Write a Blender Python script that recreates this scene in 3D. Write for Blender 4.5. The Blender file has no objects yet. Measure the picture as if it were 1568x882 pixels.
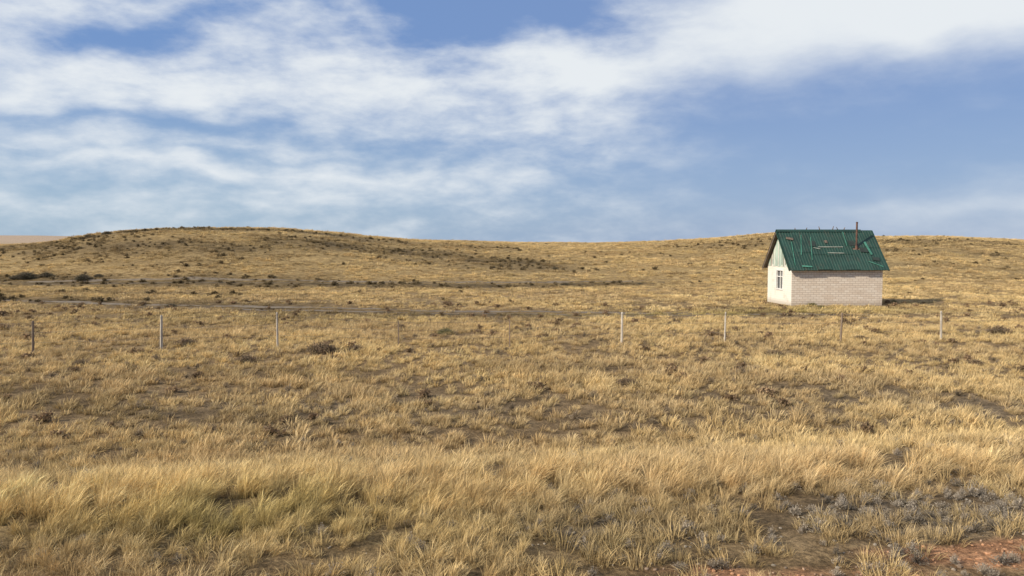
import bpy, math, numpy as np
from mathutils import Vector, Matrix
rng=np.random.default_rng(7)
scene=bpy.context.scene
scene.view_settings.view_transform='Standard'
scene.view_settings.look='None'
scene.view_settings.exposure=0
CAMZ=4.5; F=1231.0; HZ=370.0
# ---------------------------------------------------------------- noise
_tab=np.random.default_rng(3).random((256,256))
def vn(x,y,s,o=0):
    x=np.asarray(x,float)/s+o*17.31+500; y=np.asarray(y,float)/s+o*9.77+500
    xi=np.floor(x).astype(int); yi=np.floor(y).astype(int)
    fx=x-xi; fy=y-yi; fx=fx*fx*(3-2*fx); fy=fy*fy*(3-2*fy)
    g=lambda a,b:_tab[a%256,b%256]
    return (g(xi,yi)*(1-fx)+g(xi+1,yi)*fx)*(1-fy)+(g(xi,yi+1)*(1-fx)+g(xi+1,yi+1)*fx)*fy
def fbm(x,y,s,o=0,n=4):
    t=0;a=1;w=0
    for i in range(n):
        t=t+a*vn(x,y,s/2**i,o+i*3); w+=a; a*=.55
    return t/w
def ss(a,b,v):
    t=np.clip((v-a)/(b-a),0,1); return t*t*(3-2*t)
# ---------------------------------------------------------------- terrain
_sk=np.array([(-900,380),(-300,378),(0,376),(70,373),(120,364),(160,358),(205,353),(290,349),(430,350),(520,357),(600,366),(660,370),(700,369),(780,372),(860,372),(930,373),(1000,371),(1060,368),(1130,362),(1190,356),(1250,359),(1340,363),(1450,362),(1568,369),(1900,374),(2600,372)],float)
_uu=np.linspace(-1.6,1.6,1601)
_hh=np.interp(_uu*F+784,_sk[:,0],_sk[:,1])
k=np.exp(-0.5*(np.arange(-25,26)/8.)**2);k/=k.sum()
_hh=np.convolve(np.pad(_hh,25,mode='edge'),k,'valid')
_dd=np.interp(_uu*F+784,[-600,0,300,700,900,1200,1568,2200],[150,140,128,165,190,150,165,180])
_dd=np.convolve(np.pad(_dd,25,mode='edge'),k,'valid')
def H(x,y):
    x=np.asarray(x,float);y=np.asarray(y,float)
    ys=np.maximum(y,1.0);u=np.clip(x/ys,-1.59,1.59)
    D=np.interp(u,_uu,_dd);sk=np.interp(u,_uu,_hh)
    Hr=CAMZ+(HZ-sk)/F*D
    p=np.clip((y-78)/(D-78),0,1); p=np.sin(p*np.pi/2)**1.35
    b=1-ss(0,140,y-D)
    z=Hr*p*b
    yc=y-0.15*x+.25*np.sin(x*.5)
    z=z+0.85*(1-ss(12.2,17.5,yc))+1.7*ss(7.0,-1.0,y)
    far=ss(900,2500,y)
    fl=np.interp(u*F+784,[-900,-200,60,130,260,1500,1700,2600],[30,25,23,20,0,0,4,12])
    z=z+far*fl
    flat=1-np.exp(-(((x-23)/9)**2+((y-58)/7)**2))
    amp=flat*(1-ss(300,600,y))
    z=z+amp*(0.30*(fbm(x,y,11,1,3)-.5)+0.14*(fbm(x,y,2.2,5,3)-.5))
    z=z+.10*ss(14,10,y)*(fbm(x,y,.7,7,3)-.5)
    z=z+amp*ss(80,120,y)*0.9*(fbm(x,y,24,9,3)-.5)*(1-ss(.75,1,p)*.7)
    z=z-0.10*np.exp(-((y-tr1(x))/1.4)**2)*ss(60,40,np.abs(x+20))
    z=z-0.25*np.exp(-((y-tr2(x))/1.6)**2)
    return z
def tr1(x): return 51.6-0.235*x+1.2*np.sin(x*0.09)
def tr2(x): return 86+0.03*x+1.5*np.sin(x*0.06)
def p2w(px,py):
    u=(px-784)/F; v=(HZ-py)/F
    y=np.concatenate([np.arange(3,60,.05),np.arange(60,200,.2)])
    z=CAMZ+v*y; h=H(u*y,y)
    hit=h>=z
    i=int(np.argmax(hit)) if hit.any() else int(60/.05+np.argmin((z-h)[1200:]))-60
    i=min(i,len(y)-1)
    return float(u*y[i]),float(y[i])
def mesh_obj(name,verts,faces,mat=None,parent=None,smooth=False,link=True):
    me=bpy.data.meshes.new(name); me.from_pydata([tuple(v) for v in verts],[],[tuple(f) for f in faces]); me.update()
    o=bpy.data.objects.new(name,me)
    if link: scene.collection.objects.link(o)
    if mat: me.materials.append(mat)
    if parent: o.parent=parent
    if smooth: me.shade_smooth()
    return o
# ---------------------------------------------------------------- material helpers
def newmat(name):
    m=bpy.data.materials.new(name);m.use_nodes=True;nt=m.node_tree
    for n in list(nt.nodes): nt.nodes.remove(n)
    out=nt.nodes.new('ShaderNodeOutputMaterial')
    return m,nt,out
def N(nt,t,**k):
    n=nt.nodes.new(t)
    for a,b in k.items(): setattr(n,a,b)
    return n
def link(nt,a,b): nt.links.new(a,b)
def mixc(nt,f,a,b,bt='MIX'):
    n=N(nt,'ShaderNodeMix',data_type='RGBA',blend_type=bt)
    for s,v in ((n.inputs[0],f),(n.inputs[6],a),(n.inputs[7],b)):
        if isinstance(v,(int,float)): s.default_value=v
        elif isinstance(v,tuple): s.default_value=(*v,1)
        else: link(nt,v,s)
    return n.outputs[2]
def M(nt,op,a,b=None,c=None,clamp=False):
    n=N(nt,'ShaderNodeMath',operation=op,use_clamp=clamp)
    for i,v in enumerate((a,b,c)):
        if v is None: continue
        if isinstance(v,(int,float)): n.inputs[i].default_value=v
        else: link(nt,v,n.inputs[i])
    return n.outputs[0]
def noise(nt,vec,scale,detail=4,rough=.55,dist=0):
    n=N(nt,'ShaderNodeTexNoise');n.inputs['Scale'].default_value=scale;n.inputs['Detail'].default_value=detail
    n.inputs['Roughness'].default_value=rough;n.inputs['Distortion'].default_value=dist
    if vec is not None: link(nt,vec,n.inputs['Vector'])
    return n.outputs[0]
def mapr(nt,v,a,b,c=0.,d=1.):
    n=N(nt,'ShaderNodeMapRange',interpolation_type='SMOOTHSTEP')
    link(nt,v,n.inputs[0])
    for i,x in enumerate((a,b,c,d)): n.inputs[i+1].default_value=x
    return n.outputs[0]
def simple(name,col,col2=None,scale=3,rough=.8,metal=0,bump=.0,stretch=None,lo=.35,hi=.65):
    m,nt,out=newmat(name);p=N(nt,'ShaderNodeBsdfPrincipled');link(nt,p.outputs[0],out.inputs[0])
    tc=N(nt,'ShaderNodeTexCoord');v=tc.outputs['Object']
    if stretch:
        mp=N(nt,'ShaderNodeMapping');mp.inputs['Scale'].default_value=stretch;link(nt,v,mp.inputs[0]);v=mp.outputs[0]
    n=noise(nt,v,scale,6,.65)
    f=mapr(nt,n,lo,hi)
    link(nt,mixc(nt,f,col,col2 or tuple(c*.7 for c in col)),p.inputs['Base Color'])
    p.inputs['Roughness'].default_value=rough;p.inputs['Metallic'].default_value=metal
    if bump:
        b=N(nt,'ShaderNodeBump');b.inputs['Strength'].default_value=bump;b.inputs['Distance'].default_value=.02
        link(nt,n,b.inputs['Height']);link(nt,b.outputs[0],p.inputs['Normal'])
    return m
# ---------------------------------------------------------------- ground colour field
SOIL=np.array([.30,.21,.115]);STRAW=np.array([.47,.335,.155]);DARK=np.array([.13,.095,.053]);GREY=np.array([.23,.195,.15])
RED=np.array([.48,.265,.15]);GREEN=np.array([.22,.19,.07])
def ell(x,y,cx,cy,a,b,rot=0):
    dx=x-cx;dy=y-cy;c,s=math.cos(rot),math.sin(rot)
    X=dx*c+dy*s;Y=-dx*s+dy*c
    return np.exp(-((X/a)**2+(Y/b)**2))
dark_list=[]
def addline(pts,w,k):
    P=[p2w(*p) for p in pts]
    dark_list.append((P,w,k))
addline([(-60,380),(60,379),(150,379),(330,381)],7,.85)
addline([(110,362),(210,355),(300,351),(430,353),(520,361)],4.0,.95)
addline([(170,384),(340,378)],5,.75)
addline([(440,372),(560,382),(640,388),(740,398),(830,410)],6.5,.95)
addline([(540,364),(660,375),(760,379)],6,.65)
addline([(590,395),(760,412)],3,.5)
addline([(150,400),(300,404),(420,396)],3,.35)
addline([(-60,429),(200,433),(450,436),(700,438),(960,435)],3.8,1.0)
addline([(-50,447),(150,447),(350,452)],1.8,.7)
addline([(-60,458),(300,468),(600,478),(800,484)],2.4,.85)
addline([(1040,377),(1180,373)],6,.5)
addline([(880,385),(1050,392)],3,.35)
addline([(1350,383),(1568,392)],4,.5)
addline([(1370,373),(1568,376)],6,.7)
addline([(1380,405),(1568,412)],3,.4)
addline([(-20,600),(200,640),(420,648)],1.0,.5)
addline([(240,570),(560,575)],.8,.45)
addline([(700,560),(950,566)],.8,.4)
addline([(1100,470),(1160,480)],1.2,.3)
def segd(x,y,P):
    d=np.full(np.shape(x),1e9)
    for (ax,ay),(bx,by) in zip(P[:-1],P[1:]):
        vx,vy=bx-ax,by-ay;L=vx*vx+vy*vy+1e-9
        t=np.clip(((x-ax)*vx+(y-ay)*vy)/L,0,1)
        d=np.minimum(d,np.hypot(x-ax-t*vx,y-ay-t*vy))
    return d
def darkf(x,y):
    r=np.zeros(np.shape(x))
    q=ss(20,60,y)
    xx=x+6*q*(fbm(x,y,9,21,3)-.5)
    yy=y+4*q*(fbm(x,y,9,31,3)-.5)
    for P,w,k in dark_list:
        d=segd(xx,yy,P);r=np.maximum(r,k*np.exp(-(d/w)**2))
    return np.clip(r*(.4+1.1*fbm(x,y,3.5,41,3)),0,1)
def redf(x,y):
    e=ell(x,y,6.0,9.35,1.25,.36)+.9*ell(x,y,3.0,8.85,1.6,.20)+.6*ell(x,y,4.6,9.4,.8,.2)+.8*ell(x,y,9,9.3,2.0,.6)+ell(x,y,5,7.7,6,.7)
    return ss(.20,.58,e*(.1+1.5*fbm(x,y,.7,51,4)))
def greenf(x,y):
    g=.8*ell(x,y,-3.4,10.6,1.6,1.0)+.4*ell(x,y,-6,9.8,2,.7)+.9*ell(x,y,17,50.5,9,1.2)+.6*ell(x,y,20,53.5,9,1.8)+.9*ell(x,y,4,50.0,9,1.0)+.4*ell(x,y,-12,47,14,3)+.3*ell(x,y,0,10,3,1.5)
    return np.clip(g*(.2+1.2*fbm(x,y,2.0,61,3)),0,1)
def greyf(x,y):
    g=ell(x,y,5.5,10.5,2.8,.8)+ell(x,y,1.0,10.2,1.2,.7)+.7*ell(x,y,12,22,7,5)+.6*ell(x,y,-5,22,6,2)+.4*ell(x,y,8,11,3,1.2)+.5*ell(x,y,-18,60,22,1.6)
    return np.clip(g*(.2+1.4*fbm(x,y,1.7,71,3)),0,1)
# ---------------------------------------------------------------- terrain mesh
ys=[-45,-35,-27,-20,-14,-9,-5,-2,0,1,2,3]
y=4.0
while y<5200: ys.append(y); y+=max(.12,y*.0115)
ys=np.array(ys);nc=560
us=np.linspace(-1,1,nc);us=np.sign(us)*np.abs(us)**1.25*1.45
Yg,Ug=np.meshgrid(ys,us,indexing='ij')
Xg=Ug*(np.maximum(Yg,0)+34)
Zg=H(Xg,Yg)
V=np.stack([Xg,Yg,Zg],-1).reshape(-1,3)
nr=len(ys)
I=np.arange(nr*nc).reshape(nr,nc)
Q=np.stack([I[:-1,:-1],I[:-1,1:],I[1:,1:],I[1:,:-1]],-1).reshape(-1,4)
me=bpy.data.meshes.new('ground')
me.vertices.add(len(V));me.vertices.foreach_set('co',V.ravel())
me.loops.add(len(Q)*4);me.loops.foreach_set('vertex_index',Q.ravel().astype(np.int32))
me.polygons.add(len(Q));me.polygons.foreach_set('loop_start',np.arange(len(Q),dtype=np.int32)*4)
me.polygons.foreach_set('loop_total',np.full(len(Q),4,dtype=np.int32))
me.update(calc_edges=True);me.shade_smooth()
def basecol(x,y):
    n=fbm(x,y,5,81,4)[:,None];d=darkf(x,y)[:,None];r=redf(x,y)[:,None];g=greenf(x,y)[:,None];gr=greyf(x,y)[:,None]
    t=ss(35,110,y)[:,None]
    c=SOIL*(1-t)+STRAW*t
    c=c*(.7+.6*n)
    c=c*(1-.5*g)+GREEN*.5*g
    c=c*(1-.6*gr)+GREY*.6*gr
    c=c*(1-d*.9)+DARK*1.1*d*.9
    c=c*(1-r)+RED*r*(.75+.5*n)
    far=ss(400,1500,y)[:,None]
    c=c*(1-far)+np.array([.52,.40,.30])*far  # pinkish far field, paled with distance haze painted into its colour
    return np.clip(c,0,1)
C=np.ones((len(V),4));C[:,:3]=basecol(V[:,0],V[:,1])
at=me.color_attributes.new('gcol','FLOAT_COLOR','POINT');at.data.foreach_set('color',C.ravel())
ground=bpy.data.objects.new('ground',me);scene.collection.objects.link(ground)
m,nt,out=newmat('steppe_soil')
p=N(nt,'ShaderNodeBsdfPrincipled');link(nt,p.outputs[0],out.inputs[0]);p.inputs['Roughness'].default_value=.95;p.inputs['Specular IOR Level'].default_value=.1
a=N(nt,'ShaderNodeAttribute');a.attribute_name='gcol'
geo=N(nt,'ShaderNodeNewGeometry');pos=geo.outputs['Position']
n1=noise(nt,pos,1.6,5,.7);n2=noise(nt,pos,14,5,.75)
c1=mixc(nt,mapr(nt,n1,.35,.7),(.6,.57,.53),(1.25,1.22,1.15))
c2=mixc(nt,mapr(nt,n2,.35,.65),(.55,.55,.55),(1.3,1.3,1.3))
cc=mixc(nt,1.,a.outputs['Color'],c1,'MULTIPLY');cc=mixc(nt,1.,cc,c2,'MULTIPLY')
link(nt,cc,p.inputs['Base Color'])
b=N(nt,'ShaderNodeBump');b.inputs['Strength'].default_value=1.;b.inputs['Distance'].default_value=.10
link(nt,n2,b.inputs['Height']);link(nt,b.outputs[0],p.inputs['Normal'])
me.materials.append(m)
# ---------------------------------------------------------------- dirt tracks (draped ragged wheel ruts)
mat_track=simple('track_earth',(.22,.17,.11),(.14,.105,.07),1.5,.95,0,.5)
def track(name,fn,x0,x1,w,gap,prob):
    vs=[];fs=[]
    for off in (-gap/2,gap/2):
        xs=np.arange(x0,x1,.35)
        wl=w*np.clip(-.3+2.2*fbm(xs,xs*0+off,3,90,3),.1,2)*prob(xs)
        yl=fn(xs)+off
        for j in range(len(xs)):
            for t in (-1,-.33,.33,1):
                yy=yl[j]+t*wl[j]/2
                vs.append((xs[j],yy,float(H(xs[j],yy))+.03-.02*abs(t)))
        base=len(vs)-len(xs)*4
        for j in range(len(xs)-1):
            for q in range(3):
                a0=base+j*4+q;fs.append((a0,a0+4,a0+5,a0+1))
    return mesh_obj(name,vs,fs,mat_track,smooth=True)
track('dirt_track',tr1,-60,26,.9,2.0,lambda x:ss(-65,-50,x)*(1-.5*ss(-5,15,x)))
track('dirt_track.001',tr2,-75,20,.8,2.0,lambda x:1-.9*ss(5,20,x))
# ---------------------------------------------------------------- grass prototypes
def grass_mat(name,transl=.3):
    m,nt,out=newmat(name)
    at=N(nt,'ShaderNodeAttribute',attribute_type='INSTANCER');at.attribute_name='tint'
    bv=N(nt,'ShaderNodeAttribute');bv.attribute_name='bl'
    sp=N(nt,'ShaderNodeSeparateColor');link(nt,bv.outputs['Color'],sp.inputs[0])
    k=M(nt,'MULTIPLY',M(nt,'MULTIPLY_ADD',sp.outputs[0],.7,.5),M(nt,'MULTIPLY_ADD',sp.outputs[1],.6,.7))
    col=N(nt,'ShaderNodeVectorMath',operation='SCALE');link(nt,at.outputs['Color'],col.inputs[0]);link(nt,k,col.inputs[3])
    d=N(nt,'ShaderNodeBsdfDiffuse');t=N(nt,'ShaderNodeBsdfTranslucent');mx=N(nt,'ShaderNodeMixShader');mx.inputs[0].default_value=transl
    link(nt,col.outputs[0],d.inputs[0]);link(nt,col.outputs[0],t.inputs[0]);link(nt,d.outputs[0],mx.inputs[1]);link(nt,t.outputs[0],mx.inputs[2]);link(nt,mx.outputs[0],out.inputs[0])
    return m
mat_grass=grass_mat('dry_grass_blade',.18)
def blades(n,rad,h0,h1,w,lean,wind,droop=.3,heads=0.,seg=3,rs=None):
    r=np.random.default_rng(rs)
    V=[];Fc=[];B=[]
    for i in range(n):
        a=r.random()*2*math.pi;q=rad*math.sqrt(r.random())
        bx,by=q*math.cos(a),q*math.sin(a)
        h=h0+(h1-h0)*r.random();h*=1-.3*(q/rad)
        la=a+r.normal()*.6;l=lean*(.3+q/rad)*r.random()*1.4
        dx,dy=math.cos(la)*l+wind*(.6+.8*r.random()),math.sin(la)*l+wind*.25*r.normal()
        fa=r.random()*math.pi;wx,wy=math.cos(fa),math.sin(fa)
        rv=r.random();b0=len(V)
        hd=r.random()<heads
        for s in range(seg+1):
            t=s/seg
            x=bx+dx*h*t**1.6;y_=by+dy*h*t**1.6;z=h*(t-droop*t**3*(abs(dx)+abs(dy)))-.02
            if hd: ww=w*(.5+ (1.5 if .6<t<.95 else 0))*(1-.5*t)
            else: ww=w*(1-t**1.5*.8)
            if s<seg:
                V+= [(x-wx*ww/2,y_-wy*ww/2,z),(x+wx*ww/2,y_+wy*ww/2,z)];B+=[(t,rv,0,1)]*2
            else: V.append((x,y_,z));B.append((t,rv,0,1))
        for s in range(seg-1):
            c=b0+2*s;Fc.append((c,c+1,c+3,c+2))
        c=b0+2*(seg-1);Fc.append((c,c+1,c+2))
    return V,Fc,B
protos=bpy.data.collections.new('grass_clumps')
pid=0;TYPES={}
def addproto(kind,V,Fc,B):
    global pid
    o=mesh_obj('clump_%02d_%s'%(pid,kind),V,Fc,mat_grass,link=False)
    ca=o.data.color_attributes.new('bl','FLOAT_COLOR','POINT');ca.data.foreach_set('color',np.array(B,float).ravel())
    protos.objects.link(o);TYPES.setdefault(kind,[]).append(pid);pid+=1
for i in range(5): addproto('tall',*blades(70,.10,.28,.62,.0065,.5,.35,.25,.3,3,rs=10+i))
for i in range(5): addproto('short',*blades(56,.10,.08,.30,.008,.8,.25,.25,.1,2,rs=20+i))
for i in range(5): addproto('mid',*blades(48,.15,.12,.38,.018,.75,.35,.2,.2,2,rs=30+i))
def patch(n,R,seed,**kw):
    r=np.random.default_rng(seed);V=[];Fc=[];B=[]
    for j in range(n):
        v,f,b=blades(30,.32,.12,.40,.045,.6,.3,.2,0,2,rs=seed*31+j)
        a=r.random()*6.28;q=R*math.sqrt(r.random());s=r.uniform(.6,1.15);g=r.uniform(-.35,.35);o=len(V)
        V+=[(x*s+q*math.cos(a),y*s+q*math.sin(a),z*s) for x,y,z in v];Fc+=[tuple(i+o for i in q_) for q_ in f];B+=[(t,min(max(rv*.7+.15+g,0),1),0,1) for t,rv,_,_ in b]
    return V,Fc,B
for i in range(8): addproto('far',*patch(4,1.05,140+i))
def twiggy(n,R,Hh,w,rs,leaf=0.):
    r=np.random.default_rng(rs);V=[];Fc=[];B=[]
    for i in range(n):
        a=r.random()*2*math.pi;el=r.random()**.7*1.45
        d=np.array([math.cos(a)*math.cos(el)*R,math.sin(a)*math.cos(el)*R,math.sin(el)*Hh])
        L=.55+.45*r.random();st=d*r.random()*.4;end=d*L+r.normal(size=3)*.05*R
        md=(st+end)/2+r.normal(size=3)*.08*R
        sd=np.cross(end-st,r.normal(size=3));sd/=np.linalg.norm(sd)+1e-9
        rv=r.random();b0=len(V)
        for p_,ww,t in ((st,w,.0),(md,w*.8,.5)):
            V+=[tuple(p_-sd*ww/2),tuple(p_+sd*ww/2)];B+=[(t,rv,0,1)]*2
        V.append(tuple(end));B.append((1,rv,0,1))
        Fc+=[(b0,b0+1,b0+3,b0+2),(b0+2,b0+3,b0+4)]
        if r.random()<leaf:
            for q in range(3):
                c=end*(1-.25*q*r.random())+r.normal(size=3)*.03*R;s1=r.normal(size=3);s1/=np.linalg.norm(s1);s2=np.cross(s1,r.normal(size=3));s2/=np.linalg.norm(s2)
                z=w*2.2;b0=len(V);V+=[tuple(c-s1*z),tuple(c+s2*z*.6),tuple(c+s1*z),tuple(c-s2*z*.6)];B+=[(.8,rv,0,1)]*4;Fc.append((b0,b0+1,b0+2,b0+3))
    V=[(x,y_,max(z,-.02)) for x,y_,z in V]
    return V,Fc,B
for i in range(3): addproto('wormwood',*twiggy(110,.16,.19,.005,50+i,.45))
for i in range(3): addproto('scrub',*twiggy(90,.5,.38,.03,60+i,.5))
import bmesh
for i in range(3):
    bm=bmesh.new();bmesh.ops.create_icosphere(bm,subdivisions=2,radius=.03)
    r=np.random.default_rng(70+i);ax=r.uniform(.6,1.2,3)
    vs=[]
    for v in bm.verts:
        k_=1+.35*(float(vn(v.co.x*40+i*9,v.co.y*40+v.co.z*30,1.0,3))-.5);vs.append((v.co.x*k_*ax[0],v.co.y*k_*ax[1],v.co.z*k_*ax[2]*.7))
    fs=[tuple(q.index for q in f.verts) for f in bm.faces];bm.free()
    addproto('clod',vs,fs,[(.7,.5,0,1)]*len(vs))
# ---------------------------------------------------------------- scatter
P_=[];R_=[];S_=[];I_=[];T_=[]
def emit(kind,x,y,scale,tint,rot=1.0,dz=0):
    n=len(x)
    if n==0: return
    z=H(x,y)+dz
    P_.append(np.stack([x,y,z],1));R_.append(np.stack([rng.normal(0,.06,n),rng.normal(0,.06,n),rng.uniform(-rot,rot,n)],1))
    sx=scale*(rng.uniform(.85,1.2,n));S_.append(np.stack([sx,sx,scale*rng.uniform(.8,1.2,n)],1))
    I_.append(np.array(TYPES[kind])[rng.integers(0,len(TYPES[kind]),n)]);T_.append(np.clip(tint,0.01,.9))
def samp(y0,y1,dens,k=.8,m=4,pad=.1):
    A=(k*(y0+y1)+2*m)*(y1-y0);n=int(A*dens)
    y=rng.uniform(y0,y1,n*2);x=rng.uniform(-1,1,n*2)*(k*y1+m)
    ok=np.abs(x)<k*y+m;x,y=x[ok],y[ok]
    c,s=math.cos(TH),math.sin(TH);lx=(x-19.5)*c+(y-56)*s;ly=-(x-19.5)*s+(y-56)*c
    ok=~((lx>-pad)&(lx<LL+pad)&(ly>-pad)&(ly<WW+pad))
    return x[ok],y[ok]
TH=math.radians(4);LL=6.57;WW=4.3
GOLD=np.array([.82,.585,.265]);PALE=np.array([.89,.725,.42]);OLIVE=np.array([.48,.39,.14]);BRN=np.array([.46,.305,.16])
def tints(x,y,gold=.0):
    n=len(x)
    a=ss(.35,.65,fbm(x,y,4,101,3))[:,None];b=rng.random((n,1))
    c=GOLD*(1-a*.55)+BRN*a*.55
    c=c*(1-.45*b)+PALE*.45*b
    g=np.clip(greenf(x,y)*.85+.15*(rng.random(n)<.16),0,.75)[:,None]
    c=c*(1-g)+OLIVE*g
    d=darkf(x,y)[:,None]*.85
    c=c*(1-d)+DARK*1.7*d
    gr=greyf(x,y)[:,None]*.25
    c=c*(1-gr)+GREY*1.5*gr
    return c*rng.uniform(.66,1.15,(n,1))
# near shoulder
x,y=samp(6.2,18,36,.8,4)
yc=y-.15*x
right=ss(-1,3.5,x)
crest=np.exp(-((yc-11.9)/1.25)**2)
dens=np.clip(.75*crest*(.3+1.1*fbm(x,y,1.6,115,2)) + (1-right)*.5*ss(16,11,yc)+.24+.22*right*(yc<12),0,1)*ss(.27,.58,fbm(x,y,.75,111,3))*1.25
dens*= (1-.90*redf(x,y))
keep=rng.random(len(x))<dens
x,y,yc,crest=x[keep],y[keep],yc[keep],crest[keep]
tall=rng.random(len(x))<np.clip(.16+.7*crest+.42*(1-ss(-2,3,x))*(yc<12.5),0,1)*(yc<14.2)
emit('tall',x[tall],y[tall],(.48+.42*crest[tall])*rng.uniform(.5,1.2,tall.sum()),tints(x[tall],y[tall])*(1+.14*crest[tall][:,None]),1.1)
s_=~tall
emit('short',x[s_],y[s_],rng.uniform(.6,1.4,s_.sum()),tints(x[s_],y[s_])*.92,3.14)
x,y=samp(6.2,18,18,.8,3)
k=rng.random(len(x))<(greyf(x,y)*.6+.06+.14*ss(0,3,x)*(y<12)*(1-.5*redf(x,y)))
x,y=x[k],y[k];b=rng.random((len(x),1))
emit('wormwood',x,y,rng.uniform(.35,.9,len(x)),np.array([.40,.34,.265])*(.45+.65*b),3.14)
x,y=samp(7,13,90,.75,2)
k=rng.random(len(x))<(redf(x,y)*.9+greyf(x,y)*.25+.03)
x,y=x[k],y[k];rr=redf(x,y)[:,None]
emit('clod',x,y,rng.uniform(.15,1.0,len(x))**1.6,(RED*1.1*rr+GREY*1.5*(1-rr))*rng.uniform(.6,1.25,(len(x),1)),3.14,.005)
# middle plain
def cluster(x,y,sc,o,lo,hi): return ss(lo,hi,fbm(x,y,sc,o,3))
x,y=samp(14.5,46,15,.76,5)
k=rng.random(len(x))<(.24+.76*cluster(x,y,1.1,131,.40,.60))*(1-.45*darkf(x,y))*(.65+.65*fbm(x,y,7,140,2))
x,y=x[k],y[k]
emit('mid',x,y,rng.uniform(.45,1.15,len(x))*(.62+.65*fbm(x,y,3,133,2)),tints(x,y),1.3)
x,y=samp(14.5,46,1.8,.76,5)
k=rng.random(len(x))<(.2+.8*greyf(x,y))*cluster(x,y,2.5,141,.35,.65)
emit('wormwood',x[k],y[k],rng.uniform(.6,1.4,k.sum()),np.tile([.28,.22,.15],(k.sum(),1))*rng.uniform(.6,1.2,(k.sum(),1)),3.14)
# back plain
x,y=samp(46,92,2.3,.74,7,.75)
o1=y-tr1(x);o2=y-tr2(x)
clear=np.maximum(np.exp(-((o1+.4)/1.6)**2)*(1-.7*ss(0,20,x)),np.exp(-((o2+.8)/2.2)**2)*(x<22))
house_shadow=.75*ell(x,y,30,59,4.5,3.2)  # grass thinned, shortened and darkened here to strengthen the cottage's cast shadow
clear=np.maximum(clear,house_shadow)
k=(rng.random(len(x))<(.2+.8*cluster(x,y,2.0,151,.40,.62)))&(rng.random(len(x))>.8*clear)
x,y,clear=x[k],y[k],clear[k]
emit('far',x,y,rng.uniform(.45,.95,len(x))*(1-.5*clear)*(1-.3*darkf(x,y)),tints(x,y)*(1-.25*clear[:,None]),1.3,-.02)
# hills
x,y=samp(92,215,.8,.72,8)
k=rng.random(len(x))<(.18+.82*cluster(x,y,4.0,161,.40,.62))*(1-.25*darkf(x,y))
x,y=x[k],y[k]
emit('far',x,y,rng.uniform(.7,1.3,len(x)),tints(x,y),1.3,-.03)
x,y=samp(60,200,.9,.72,8)
dk=darkf(x,y)
k=rng.random(len(x))<dk*.32*(dk>.22)+.009
x,y=x[k],y[k]
emit('scrub',x,y,rng.uniform(.35,.95,len(x)),np.tile([.18,.135,.075],(len(x),1))*rng.uniform(.6,1.4,(len(x),1)),3.14)
x,y=samp(18,60,.35,.74,6)
k=rng.random(len(x))<.2+.5*cluster(x,y,6,171,.5,.7)
x,y=x[k],y[k]
emit('scrub',x,y,rng.uniform(.3,.75,len(x)),np.tile([.27,.185,.11],(len(x),1))*rng.uniform(.6,1.3,(len(x),1)),3.14)
P=np.concatenate(P_);R=np.concatenate(R_);S=np.concatenate(S_);Ix=np.concatenate(I_);T=np.concatenate(T_)
print('instances',len(P))
gm=bpy.data.meshes.new('dry_grass');gm.vertices.add(len(P));gm.vertices.foreach_set('co',P.ravel())
def addat(nm,ty,arr,fld):
    a=gm.attributes.new(nm,ty,'POINT');a.data.foreach_set(fld,arr.ravel())
addat('rot','FLOAT_VECTOR',R,'vector');addat('scl','FLOAT_VECTOR',S,'vector');addat('idx','INT',Ix.astype(np.int32),'value')
addat('tint','FLOAT_COLOR',np.concatenate([T,np.ones((len(T),1))],1),'color')
gm.update()
grass=bpy.data.objects.new('dry_grass',gm);scene.collection.objects.link(grass)
ng=bpy.data.node_groups.new('scatter','GeometryNodeTree')
ng.interface.new_socket('Geometry',in_out='INPUT',socket_type='NodeSocketGeometry')
ng.interface.new_socket('Geometry',in_out='OUTPUT',socket_type='NodeSocketGeometry')
gi=ng.nodes.new('NodeGroupInput');go=ng.nodes.new('NodeGroupOutput')
ci=ng.nodes.new('GeometryNodeCollectionInfo');ci.inputs[0].default_value=protos;ci.inputs[1].default_value=True;ci.inputs[2].default_value=True
ip=ng.nodes.new('GeometryNodeInstanceOnPoints')
def na(nm,ty):
    n=ng.nodes.new('GeometryNodeInputNamedAttribute');n.data_type=ty;n.inputs[0].default_value=nm;return n.outputs[0]
L=ng.links.new
L(gi.outputs[0],ip.inputs['Points']);L(ci.outputs[0],ip.inputs['Instance']);ip.inputs['Pick Instance'].default_value=True
L(na('idx','INT'),ip.inputs['Instance Index']);L(na('rot','FLOAT_VECTOR'),ip.inputs['Rotation']);L(na('scl','FLOAT_VECTOR'),ip.inputs['Scale'])
L(ip.outputs[0],go.inputs[0])
md=grass.modifiers.new('scatter','NODES');md.node_group=ng
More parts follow.
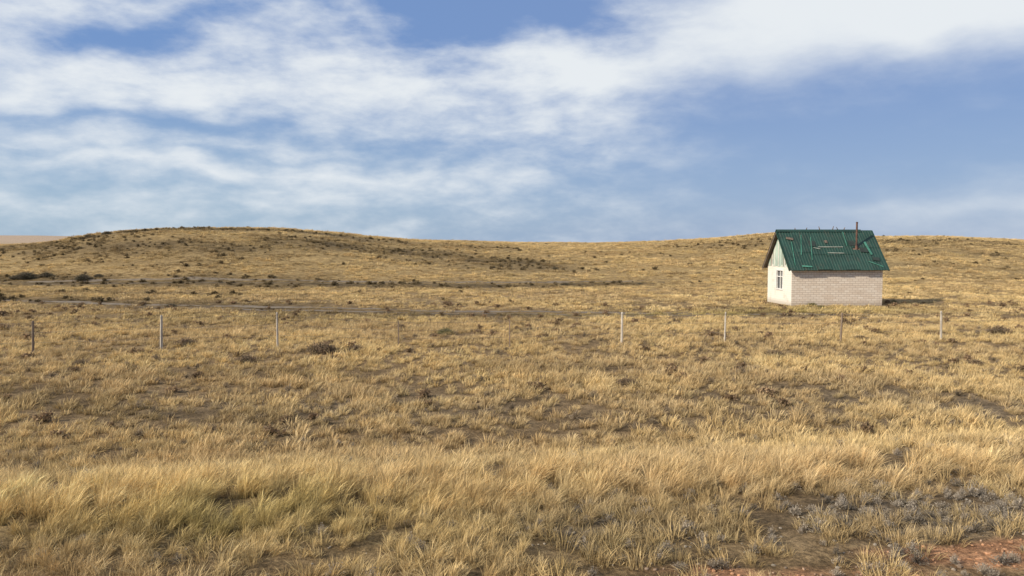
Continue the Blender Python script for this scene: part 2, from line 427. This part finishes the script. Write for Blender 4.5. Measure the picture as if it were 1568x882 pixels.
# ---------------------------------------------------------------- shrubs
mat_shrub=simple('shrub_twigs',(.24,.16,.095),(.15,.115,.065),2,.9)
mat_shrub2=simple('shrub_dark_twigs',(.15,.115,.07),(.09,.08,.045),2,.9)
sh=[]
for i in range(3):
    V,Fc,B=twiggy(1100,.95,.62,.018,80+i,.6)
    o=mesh_obj('tmp',V,Fc,None,link=False);sh.append(o.data)
shr=[(282,530,.9,0),(492,540,1.1,0),(375,556,.8,0),(545,538,.7,0),(612,504,.7,0),(682,512,.8,2),(1190,548,.8,0),(1210,500,.6,0),(1320,522,.7,0),(1532,512,1.1,0),(1292,566,.5,0),
     (40,427,1.9,1),(70,424,1.4,1),(127,429,1.6,1),(150,424,.9,1),(22,428,1.1,1),(137,363,1.1,1),(166,359,1.3,1),(600,368,.9,1),(1245,469,.7,2),(1258,471,.5,2),(850,412,.8,1),(865,438,1.0,1),(980,437,.8,1),(1370,463,.5,2),(1070,420,.7,1),(960,590,.6,0),(60,520,.6,0),(120,560,.6,0),(260,470,.7,1),(1500,560,.6,0)]
mat_shrub3=simple('shrub_olive_twigs',(.22,.19,.08),(.13,.12,.05),2,.9)
ms=[mat_shrub,mat_shrub2,mat_shrub3]
cache={}
for i,(px,py,s,k) in enumerate(shr):
    key=(i%3,k)
    if key not in cache:
        d=sh[i%3].copy();d.name='shrub_mesh';d.materials.clear();d.materials.append(ms[k]);cache[key]=d
    o=bpy.data.objects.new('shrub',cache[key]);scene.collection.objects.link(o)
    wx,wy=p2w(px,py);o.location=(wx,wy,float(H(wx,wy))-.05);o.scale=(s*.75,s*.75,s*.65);o.rotation_euler=(0,0,i*1.7)
# ---------------------------------------------------------------- fence
fence=bpy.data.objects.new('wire_fence',None);scene.collection.objects.link(fence)
mat_post=simple('weathered_post',(.55,.49,.40),(.33,.28,.22),6,.9,0,.4,(1,1,.25))
mat_post2=simple('dark_post',(.26,.19,.13),(.16,.12,.09),6,.9,0,.4,(1,1,.25))
mat_wire=simple('rusty_wire',(.30,.25,.20),(.16,.13,.10),20,.6,.6)
tops=[]
xs=[-49.2,-44.1,-39.2,-34.3,-29.3,-24.4,-19.4,-14.5,-9.8,-4.8,-.1,4.8,9.4,14.7,19.7,24.8,29.6,34.7,39.5,44.4,49.3]
for i,xp in enumerate(xs):
    yp=34.4+.1*xp+rng.normal(0,.15);h=rng.uniform(1.32,1.48);w=rng.uniform(.085,.115)*(.6 if xp in(-4.8,-.1) else 1)
    if xp in (-4.8,-.1): h-=.25
    vs=[];fs=[];ns=8;lx,ly=rng.normal(0,.03),rng.normal(0,.03)
    lv=[0,.25,.5,.75,.97,1]
    for t in lv:
        r=w/2*(1.08-.2*t)*(1 if t<1 else .7)
        for j in range(ns):
            a=2*math.pi*j/ns;rr=r*(1+.12*math.sin(3*a+i))
            vs.append((rr*math.cos(a)+lx*h*t,rr*math.sin(a)+ly*h*t,-.3+(h+.3)*t))
    for q in range(len(lv)-1):
        for j in range(ns): fs.append((q*ns+j,q*ns+(j+1)%ns,(q+1)*ns+(j+1)%ns,(q+1)*ns+j))
    fs.append(tuple((len(lv)-1)*ns+j for j in range(ns)))
    z0=float(H(xp,yp))
    o=mesh_obj('post_%d'%(i+1),vs,fs,mat_post2 if xp in(-4.8,14.7,-19.4,-.1) else mat_post,fence);o.location=(xp,yp,z0)
    tops.append((xp+lx*h,yp+ly*h-w/2,z0,h))
def tube(pts,r,n=5):
    vs=[];fs=[]
    for i,p in enumerate(pts):
        for j in range(n):
            a=2*math.pi*j/n;vs.append((p[0],p[1]+r*math.cos(a),p[2]+r*math.sin(a)))
    for i in range(len(pts)-1):
        for j in range(n): fs.append((i*n+j,(i+1)*n+j,(i+1)*n+(j+1)%n,i*n+(j+1)%n))
    return vs,fs
for wi,fr in enumerate((.35,.65,.93)):
    pts=[]
    for a_,b_ in zip(tops[:-1],tops[1:]):
        for t in np.linspace(0,1,6)[:-1]:
            pts.append((a_[0]*(1-t)+b_[0]*t,a_[1]*(1-t)+b_[1]*t,(a_[2]+a_[3]*fr)*(1-t)+(b_[2]+b_[3]*fr)*t-.10*t*(1-t)))
    v,f=tube(pts,.005);mesh_obj('wire_%d'%(wi+1),v,f,mat_wire,fence,True)
# ---------------------------------------------------------------- cottage
house=bpy.data.objects.new('brick_cottage',None);scene.collection.objects.link(house)
house.location=(19.5,56,.02);house.rotation_euler=(0,0,TH)
m,nt,out=newmat('whitewashed_brick')
p=N(nt,'ShaderNodeBsdfPrincipled');link(nt,p.outputs[0],out.inputs[0]);p.inputs['Roughness'].default_value=.9
tc=N(nt,'ShaderNodeTexCoord');sp=N(nt,'ShaderNodeSeparateXYZ');link(nt,tc.outputs['Object'],sp.inputs[0])
cb=N(nt,'ShaderNodeCombineXYZ');link(nt,M(nt,'ADD',sp.outputs[0],sp.outputs[1]),cb.inputs[0]);link(nt,sp.outputs[2],cb.inputs[1])
br=N(nt,'ShaderNodeTexBrick');link(nt,cb.outputs[0],br.inputs[0]);br.inputs['Scale'].default_value=1
br.inputs['Brick Width'].default_value=.40;br.inputs['Row Height'].default_value=.155;br.inputs['Mortar Size'].default_value=.016;br.inputs['Mortar Smooth'].default_value=.4
br.inputs['Color1'].default_value=(.82,.72,.59,1);br.inputs['Color2'].default_value=(.72,.60,.47,1);br.inputs['Mortar'].default_value=(.50,.39,.30,1)
nn=noise(nt,tc.outputs['Object'],1.3,7,.7)
gx=mapr(nt,sp.outputs[0],.0,.02,1,0)
c=mixc(nt,M(nt,'MULTIPLY',gx,.75),br.outputs[0],(.76,.74,.66))
c=mixc(nt,mapr(nt,nn,.50,.75,0,.55),c,(.50,.39,.29))
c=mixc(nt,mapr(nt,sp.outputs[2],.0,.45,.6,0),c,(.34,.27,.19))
link(nt,c,p.inputs['Base Color'])
b=N(nt,'ShaderNodeBump');b.inputs['Strength'].default_value=.5;b.inputs['Distance'].default_value=.015;b.invert=True
link(nt,br.outputs[1],b.inputs['Height']);link(nt,b.outputs[0],p.inputs['Normal'])
mat_brick=m
def box(name,a,b_,mat,parent=house,bev=0):
    x0,y0,z0=a;x1,y1,z1=b_
    vs=[(x0,y0,z0),(x1,y0,z0),(x1,y1,z0),(x0,y1,z0),(x0,y0,z1),(x1,y0,z1),(x1,y1,z1),(x0,y1,z1)]
    fs=[(0,3,2,1),(4,5,6,7),(0,1,5,4),(1,2,6,5),(2,3,7,6),(3,0,4,7)]
    return mesh_obj(name,vs,fs,mat,parent)
EZ=2.5;RZ=5.28;RY=WW/2;OV=.35;OX=.3
slope=(RZ-EZ)/(RY+OV)
WT=EZ+slope*OV-.08
W0,W1,Z0,Z1=1.5,2.65,1.08,2.42
t=.3
def boxes(name,lst,mat):
    vs=[];fs=[]
    for a,b_ in lst:
        x0,y0,z0=a;x1,y1,z1=b_;k=len(vs)
        vs+=[(x0,y0,z0),(x1,y0,z0),(x1,y1,z0),(x0,y1,z0),(x0,y0,z1),(x1,y0,z1),(x1,y1,z1),(x0,y1,z1)]
        fs+=[tuple(k+i for i in f) for f in ((0,3,2,1),(4,5,6,7),(0,1,5,4),(1,2,6,5),(2,3,7,6),(3,0,4,7))]
    return mesh_obj(name,vs,fs,mat,house)
boxes('walls',[((0,0,-.4),(LL,t,WT)),((0,WW-t,-.4),(LL,WW,WT)),((LL-t,t,-.4),(LL,WW-t,WT)),
  ((0,t,-.4),(t,W0,WT)),((0,W1,-.4),(t,WW-t,WT)),((0,W0,-.4),(t,W1,Z0)),((0,W0,Z1),(t,W1,WT))],mat_brick)
mat_white=simple('white_paint',(.80,.79,.75),(.62,.60,.55),5,.7)
mg,nt,out=newmat('window_glass');p=N(nt,'ShaderNodeBsdfPrincipled');link(nt,p.outputs[0],out.inputs[0])
tc=N(nt,'ShaderNodeTexCoord');link(nt,mixc(nt,noise(nt,tc.outputs['Object'],2),(.05,.06,.07),(.12,.13,.14)),p.inputs['Base Color']);p.inputs['Roughness'].default_value=.15
box('window_glass',(.14,W0+.002,Z0+.002),(.16,W1-.002,Z1-.002),mg)
boxes('window_frame',[((-.03,W0-.07,Z0-.07),(.10,W0+.03,Z1+.07)),((-.03,W1-.03,Z0-.07),(.10,W1+.07,Z1+.07)),((-.03,W0+.03,Z1-.03),(.10,W1-.03,Z1+.07)),((-.06,W0+.03,Z0-.07),(.10,W1-.03,Z0+.03)),
  ((.03,(W0+W1)/2-.03,Z0+.03),(.11,(W0+W1)/2+.03,Z1-.03)),((.04,W0+.03,Z0+.85),(.115,(W0+W1)/2-.03,Z0+.91)),((.04,(W0+W1)/2+.03,Z0+.85),(.115,W1-.03,Z0+.91))],mat_white)
mat_oldwood=simple('old_wood',(.20,.15,.11),(.09,.07,.05),4,.9,0,.4,(1,1,.2))
def prism(name,x0,x1,mat,drop=.1):
    zb=WT+.003;zt=RZ-drop;hw=(zt-zb)/slope
    vs=[(x0,RY-hw,zb),(x0,RY+hw,zb),(x0,RY,zt),(x1,RY-hw,zb),(x1,RY+hw,zb),(x1,RY,zt)]
    return mesh_obj(name,vs,[(0,2,1),(3,4,5),(0,1,4,3),(1,2,5,4),(2,0,3,5)],mat,house)
prism('attic_infill',.06,LL-.06,mat_oldwood,.14)
mat_b1=simple('mint_board',(.50,.60,.50),(.33,.40,.33),3,.8,0,.3,(1,1,.3))
mat_b2=simple('white_board',(.70,.70,.62),(.46,.45,.39),3,.8,0,.3,(1,1,.3))
mat_b3=simple('bare_board',(.38,.33,.26),(.24,.2,.16),3,.9,0,.3,(1,1,.3))
for side,xx in ((0,(-.012,.05)),(1,(LL-.05,LL+.012))):
    yb=.12;i=0
    while yb<WW-.12:
        w=.165;y0,y1=yb,min(yb+w-.012,WW-.12)
        zt0=RZ-.16-abs(y0-RY)*slope;zt1=RZ-.16-abs(y1-RY)*slope
        zb=WT-.12+rng.uniform(-.04,.03)
        if side==0 and i in(5,19): zb+=.5
        if side==0 and i in (9,):
            yb+=w;i+=1;continue
        dx=rng.uniform(-.012,.0)
        if min(zt0,zt1)>zb+.03:
            x0,x1=xx[0]+dx,xx[1]-.002
            vs=[(x0,y0,zb),(x1,y0,zb),(x1,y1,zb),(x0,y1,zb),(x0,y0,zt0),(x1,y0,zt0),(x1,y1,zt1),(x0,y1,zt1)]
            mesh_obj('gable_board_%d_%d'%(side+1,i+1),vs,[(0,3,2,1),(4,5,6,7),(0,1,5,4),(1,2,6,5),(2,3,7,6),(3,0,4,7)],[mat_b1,mat_b2,mat_b1,mat_b1,mat_b3][int(rng.integers(0,5))],house)
        yb+=w;i+=1
mr,nt,out=newmat('green_roof_paint');p=N(nt,'ShaderNodeBsdfPrincipled');link(nt,p.outputs[0],out.inputs[0])
tc=N(nt,'ShaderNodeTexCoord');o_=tc.outputs['Object']
oi=N(nt,'ShaderNodeObjectInfo')
c=mixc(nt,mapr(nt,noise(nt,o_,1.2,6,.65),.35,.7),(.008,.036,.025),(.020,.070,.050))
c=mixc(nt,M(nt,'MULTIPLY',oi.outputs['Random'],.7),c,(.010,.048,.031))
mp=N(nt,'ShaderNodeMapping');mp.inputs['Scale'].default_value=(3,.6,.6);link(nt,o_,mp.inputs[0])
c=mixc(nt,mapr(nt,noise(nt,mp.outputs[0],2.2,6,.7),.52,.70,0,.65),c,(.065,.060,.040))
link(nt,c,p.inputs['Base Color']);p.inputs['Roughness'].default_value=.6
mrb=simple('rusty_sheet',(.20,.13,.085),(.10,.075,.055),2,.8,0,.2)
SL=math.hypot(RY+OV,RZ-EZ);cy,sy=(RY+OV)/SL,(RZ-EZ)/SL
def spt(side,x,s,h):
    return (x, RY+side*(s*cy+h*sy), RZ-s*sy+h*cy)
def sheet(name,side,x0,x1,s0,s1,h,mat,rib=.2,dz=0,skew=0):
    nx=max(4,int((x1-x0)/.025));vs=[];fs=[];ns=6
    for lay in (0,1):
        for i in range(nx+1):
            x=x0+(x1-x0)*i/nx
            ph=((x+10)%rib)/rib;b_=.03*max(0,1-abs(ph-.5)/.18)
            for j in range(ns+1):
                tt=j/ns;s=s0+(s1-s0)*tt
                vs.append(spt(side,x+skew*tt,s,h+b_+dz*tt*tt-(0.008 if lay else 0)))
    n1=(nx+1)*(ns+1)
    for lay in (0,1):
        for i in range(nx):
            for j in range(ns):
                a=lay*n1+i*(ns+1)+j;f=(a,a+1,a+ns+2,a+ns+1)
                fs.append(f if (lay==0)==(side<0) else f[::-1])
    return mesh_obj(name,vs,fs,mat,house)
xs=-OX;i=0
while xs<LL+OX-.05:
    w=1.02
    x1=min(xs+w,LL+OX);j=rng.uniform(-.05,.06)
    if i==0:
        sheet('roof_sheet_front_%d'%i,-1,xs,x1,.0,SL+j,.02,mr,dz=.02)
    else:
        sp_=rng.uniform(1.5,2.4)
        sheet('roof_sheet_front_%da'%i,-1,xs-.04,x1,.0,sp_+.1,.035+.012*(i%2),mr)
        sheet('roof_sheet_front_%db'%i,-1,xs-.04,x1,sp_+(.28 if i==5 else 0),SL+j,.012+.012*(i%2),mr,dz=rng.uniform(0,.03))
    sheet('roof_sheet_back_%d'%i,1,xs-.04,x1,.0,SL+rng.uniform(-.04,.04),.02+.012*(i%2),mrb if i==0 else mr)
    xs=x1;i+=1
def sbox(name,side,x0,x1,s0,s1,h0,h1,mat,rot=0):
    cx,cs=(x0+x1)/2,(s0+s1)/2;vs=[]
    for h in (h0,h1):
        for (x,s) in ((x0,s0),(x1,s0),(x1,s1),(x0,s1)):
            dx,ds=x-cx,s-cs
            vs.append(spt(side,cx+dx*math.cos(rot)-ds*math.sin(rot),cs+dx*math.sin(rot)+ds*math.cos(rot),h))
    return mesh_obj(name,vs,[(0,3,2,1),(4,5,6,7),(0,1,5,4),(1,2,6,5),(2,3,7,6),(3,0,4,7)],mat,house)
sbox('roof_deck_front',-1,-OX+.03,LL+OX-.03,.06,SL-.05,-.045,-.005,mat_oldwood)
sbox('roof_deck_back',1,-OX+.03,LL+OX-.03,.06,SL-.05,-.045,-.005,mat_oldwood)
sbox('barge_front',-1,-OX-.02,-OX+.02,.0,SL,-.12,.0,mr)
sbox('barge_back',1,-OX-.02,-OX+.02,.02,SL,-.14,.0,mat_oldwood)
sbox('barge_front_r',-1,LL+OX-.02,LL+OX+.02,.0,SL,-.12,.0,mr)
sbox('barge_back_r',1,LL+OX-.02,LL+OX+.02,.02,SL,-.14,.0,mat_oldwood)
sbox('ridge_cap_front',-1,-OX,LL+OX-.9,-.02,.2,.085,.095,mr)
sbox('ridge_cap_back',1,-OX,LL+OX-.9,-.02,.2,.085,.095,mr)
def rp(px,py):
    s=(py-353)/61*SL;x=(px-1187-(s/SL)*28)/147*(LL+2*OX)-OX;return x,s
def lath(name,p0,p1,w,mat,h=.09):
    a=rp(*p0);b_=rp(*p1);Ln=math.hypot(b_[0]-a[0],b_[1]-a[1]);r=math.atan2(b_[1]-a[1],b_[0]-a[0])
    cx,cs=(a[0]+b_[0])/2,(a[1]+b_[1])/2
    sbox(name,-1,cx-Ln/2,cx+Ln/2,cs-w/2,cs+w/2,h-.02,h,mat,r)
mat_lg=simple('light_green_strip',(.08,.26,.18),(.04,.15,.10),3,.6)
mat_pale=simple('pale_lath',(.42,.44,.36),(.28,.28,.23),3,.8)
mat_dk=simple('dark_roof_felt',(.03,.045,.036),(.02,.028,.022),3,.8)
lath('roof_lath_1',(1253,380),(1290,380),.05,mat_pale);lath('roof_lath_2',(1268,389),(1292,389.5),.05,mat_pale)
lath('roof_lath_3',(1225,361),(1229,392),.05,mat_lg);lath('roof_lath_4',(1246,381),(1256,383),.05,mat_pale)
lath('roof_strip_1',(1240,365),(1246,400),.05,mat_lg);lath('roof_strip_2',(1288,356),(1296,378),.05,mat_lg)
lath('roof_strip_3',(1322,372),(1334,392),.16,mat_lg,.1);lath('roof_strip_4',(1330,402),(1352,410),.05,mat_lg)
lath('roof_strip_5',(1212,372),(1222,408),.05,mat_lg);lath('roof_patch_1',(1203,366),(1214,368),.2,mat_oldwood,.1)
lath('roof_patch_2',(1232,409),(1247,410),.12,mat_lg,.1);lath('roof_patch_3',(1262,372),(1266,372),.25,mat_oldwood,.1)
lath('roof_patch_4',(1316,384),(1328,385),.42,mat_dk,.085);lath('roof_patch_5',(1298,374),(1306,374),.5,mat_dk,.083);lath('roof_patch_6',(1336,398),(1346,399),.3,mat_dk,.086);lath('roof_patch_7',(1238,374),(1248,375),.5,mat_dk,.082)
for k_,(px_,hh,an) in enumerate(((1232,.12,.2),(1253,.2,-.3),(1272,.22,.3),(1281,.16,-.5),(1289,.14,.4),(1215,.1,0))):
    xr=(px_-1187)/147*(LL+2*OX)-OX
    vs=[(xr,RY-.02,RZ+.02),(xr+.07,RY-.02,RZ+.02),(xr+.05+an*.3,RY,RZ+.1+hh),(xr,RY+.03,RZ+.02),(xr+.07,RY+.03,RZ+.02),(xr+.01+an*.3,RY+.01,RZ+.1+hh)]
    mesh_obj('ridge_shard_%d'%(k_+1),vs,[(0,1,2),(3,5,4),(0,2,5,3),(1,4,2),(2,4,5),(0,3,4,1)],mrb,house)
box('fascia_front',(-OX+.04,-OV+.05,EZ-.03),(LL+OX-.04,-OV+.08,EZ+.02),mr)
mat_rust=simple('rusty_pipe',(.17,.085,.055),(.08,.045,.035),5,.7,.3,.3)
px_,s_=rp(1311,380);bx,by,bz=spt(-1,px_,s_,0)
def cyl(name,x,y,z0,z1,r,mat,n=16,r2=None):
    r2=r2 or r;vs=[];fs=[]
    for z,rr in ((z0,r),(z1,r2)):
        for j in range(n): vs.append((x+rr*math.cos(2*math.pi*j/n),y+rr*math.sin(2*math.pi*j/n),z))
    for j in range(n): fs.append((j,(j+1)%n,n+(j+1)%n,n+j))
    fs.append(tuple(range(n,2*n)));fs.append(tuple(range(n-1,-1,-1)))
    return mesh_obj(name,vs,fs,mat,house)
cyl('stove_pipe',bx,by,bz-.2,bz+1.82,.065,mat_rust);cyl('pipe_collar',bx,by,bz-.12,bz+.16,.14,mat_rust,16,.08);cyl('pipe_joint',bx,by,bz+.85,bz+.92,.076,mat_rust)
cyl('pipe_rim',bx,by,bz+1.76,bz+1.83,.075,mat_rust)
# ---------------------------------------------------------------- sun + sky
SE=math.radians(30);sv=Vector((-.88*math.cos(SE),-.475*math.cos(SE),math.sin(SE))).normalized()
sl=bpy.data.lights.new('sun','SUN');sl.energy=5.0;sl.angle=math.radians(.6);sl.color=(1,.90,.74)
so=bpy.data.objects.new('sun',sl);scene.collection.objects.link(so);so.rotation_euler=(-sv).to_track_quat('-Z','Y').to_euler();so.location=(-40,-30,60)
w=bpy.data.worlds.new('World');scene.world=w;w.use_nodes=True;nt=w.node_tree
for n in list(nt.nodes): nt.nodes.remove(n)
out=N(nt,'ShaderNodeOutputWorld');bg=N(nt,'ShaderNodeBackground');link(nt,bg.outputs[0],out.inputs[0]);bg.inputs[1].default_value=.1
sk=N(nt,'ShaderNodeTexSky',sky_type='NISHITA');sk.sun_disc=False;sk.sun_elevation=SE;sk.sun_rotation=math.atan2(sv.x,sv.y)%(2*math.pi)
sk.air_density=1.0;sk.dust_density=.6;sk.ozone_density=2.5
tc=N(nt,'ShaderNodeTexCoord');sp=N(nt,'ShaderNodeSeparateXYZ');link(nt,tc.outputs['Generated'],sp.inputs[0])
az=M(nt,'MULTIPLY',M(nt,'ARCTAN2',sp.outputs[0],sp.outputs[1]),57.2958)
el=M(nt,'MULTIPLY',M(nt,'ARCSINE',sp.outputs[2]),57.2958)
def comb(a,b,c=0.):
    n=N(nt,'ShaderNodeCombineXYZ')
    for i,v in enumerate((a,b,c)):
        if isinstance(v,(int,float)): n.inputs[i].default_value=v
        else: link(nt,v,n.inputs[i])
    return n.outputs[0]
def mapping(v,loc=(0,0,0),rot=0,scale=(1,1,1),typ='POINT'):
    n=N(nt,'ShaderNodeMapping',vector_type=typ)
    n.inputs['Location'].default_value=loc
    n.inputs['Rotation'].default_value=(0,0,rot);n.inputs['Scale'].default_value=scale
    link(nt,v,n.inputs[0]);return n.outputs[0]
ae=comb(az,el)
wn=N(nt,'ShaderNodeTexNoise');wn.inputs['Scale'].default_value=1;wn.inputs['Detail'].default_value=2;wn.inputs['Roughness'].default_value=.45;link(nt,mapping(ae,(0,0,3.1),0,(.13,.26,1)),wn.inputs['Vector'])
vm=N(nt,'ShaderNodeVectorMath',operation='SUBTRACT');link(nt,wn.outputs['Color'],vm.inputs[0]);vm.inputs[1].default_value=(.5,.5,.5)
vm2=N(nt,'ShaderNodeVectorMath',operation='MULTIPLY_ADD');link(nt,vm.outputs[0],vm2.inputs[0]);vm2.inputs[1].default_value=(7,4,0);link(nt,ae,vm2.inputs[2])
aw=vm2.outputs[0]
def field(lst,acc):
    for px,py,sx,sy,rot,wt in lst:
        a=math.degrees(math.atan((px-784)/F));e=math.degrees(math.atan((HZ-py)/F*math.cos(math.radians(a))))
        v=mapping(aw,(a,e,0),math.radians(rot),(sx/21.5,sy/21.5,1),'TEXTURE')
        d=N(nt,'ShaderNodeVectorMath',operation='DOT_PRODUCT');link(nt,v,d.inputs[0]);link(nt,v,d.inputs[1])
        acc=M(nt,'MULTIPLY_ADD',M(nt,'POWER',.36788,d.outputs['Value']),wt,acc)
    return acc
base=field([(60,15,330,32,4,.65),(150,130,360,48,0,.75),(90,215,240,18,-3,.40),(540,120,120,50,-18,.45),(870,115,110,36,-12,.85),
          (780,180,300,45,-12,.45),(1420,10,330,65,2,.90),(1385,15,90,45,0,.5),(1060,60,200,65,10,.5),(300,258,420,13,-2,.34),(600,285,300,35,-6,.28),(200,310,500,20,0,.15),
          (1480,315,200,14,3,.35),(560,45,60,40,-30,.25),
          (290,48,130,20,14,-.75),(710,12,130,38,3,-1.1),(1330,205,360,80,3,-.42),(200,190,300,9,-2,-.35),(870,30,70,30,0,-.35),(350,235,300,7,0,-.25),(1050,300,300,50,0,-.15)],0.0)
f1=noise(nt,mapping(aw,(0,0,1.3),math.radians(12),(.11,.36,1)),1.,4,.55,.0)
f2=noise(nt,mapping(ae,(0,0,5.3),math.radians(-5),(.34,.80,1)),1.,5,.6)
fib=M(nt,'MULTIPLY_ADD',f1,.55,M(nt,'MULTIPLY',f2,.45))
amp=mapr(nt,az,2.,18.,2.3,.9)
elv=mapr(nt,el,17.,60.,.18,.5)
dens=M(nt,'ADD',M(nt,'MULTIPLY_ADD',base,.85,elv),M(nt,'MULTIPLY',M(nt,'SUBTRACT',fib,.5),amp))
mask=mapr(nt,dens,-.15,1.05,0,.97)
haze=mapr(nt,el,0.,13.,1.,0.)
lefty=mapr(nt,az,-28,22,1.,0.)
hz=mixc(nt,lefty,(2.9,4.1,6.4),(3.7,5.2,6.9))
blue=mixc(nt,lefty,(2.05,3.15,5.9),(1.8,3.15,6.2))
grad=mixc(nt,haze,blue,hz)
base_c=mixc(nt,.82,sk.outputs[0],grad)
front=mixc(nt,mask,base_c,(8.2,8.6,8.9))
link(nt,front,bg.inputs[0])
# ---------------------------------------------------------------- camera
cam=bpy.data.cameras.new('camera');co=bpy.data.objects.new('camera',cam);scene.collection.objects.link(co)
cam.lens=F/1568*36;cam.sensor_width=36;cam.clip_end=12000;cam.clip_start=.1
co.location=(0,0,CAMZ);co.rotation_euler=(math.radians(90)-math.atan(71/F),0,0);scene.camera=co
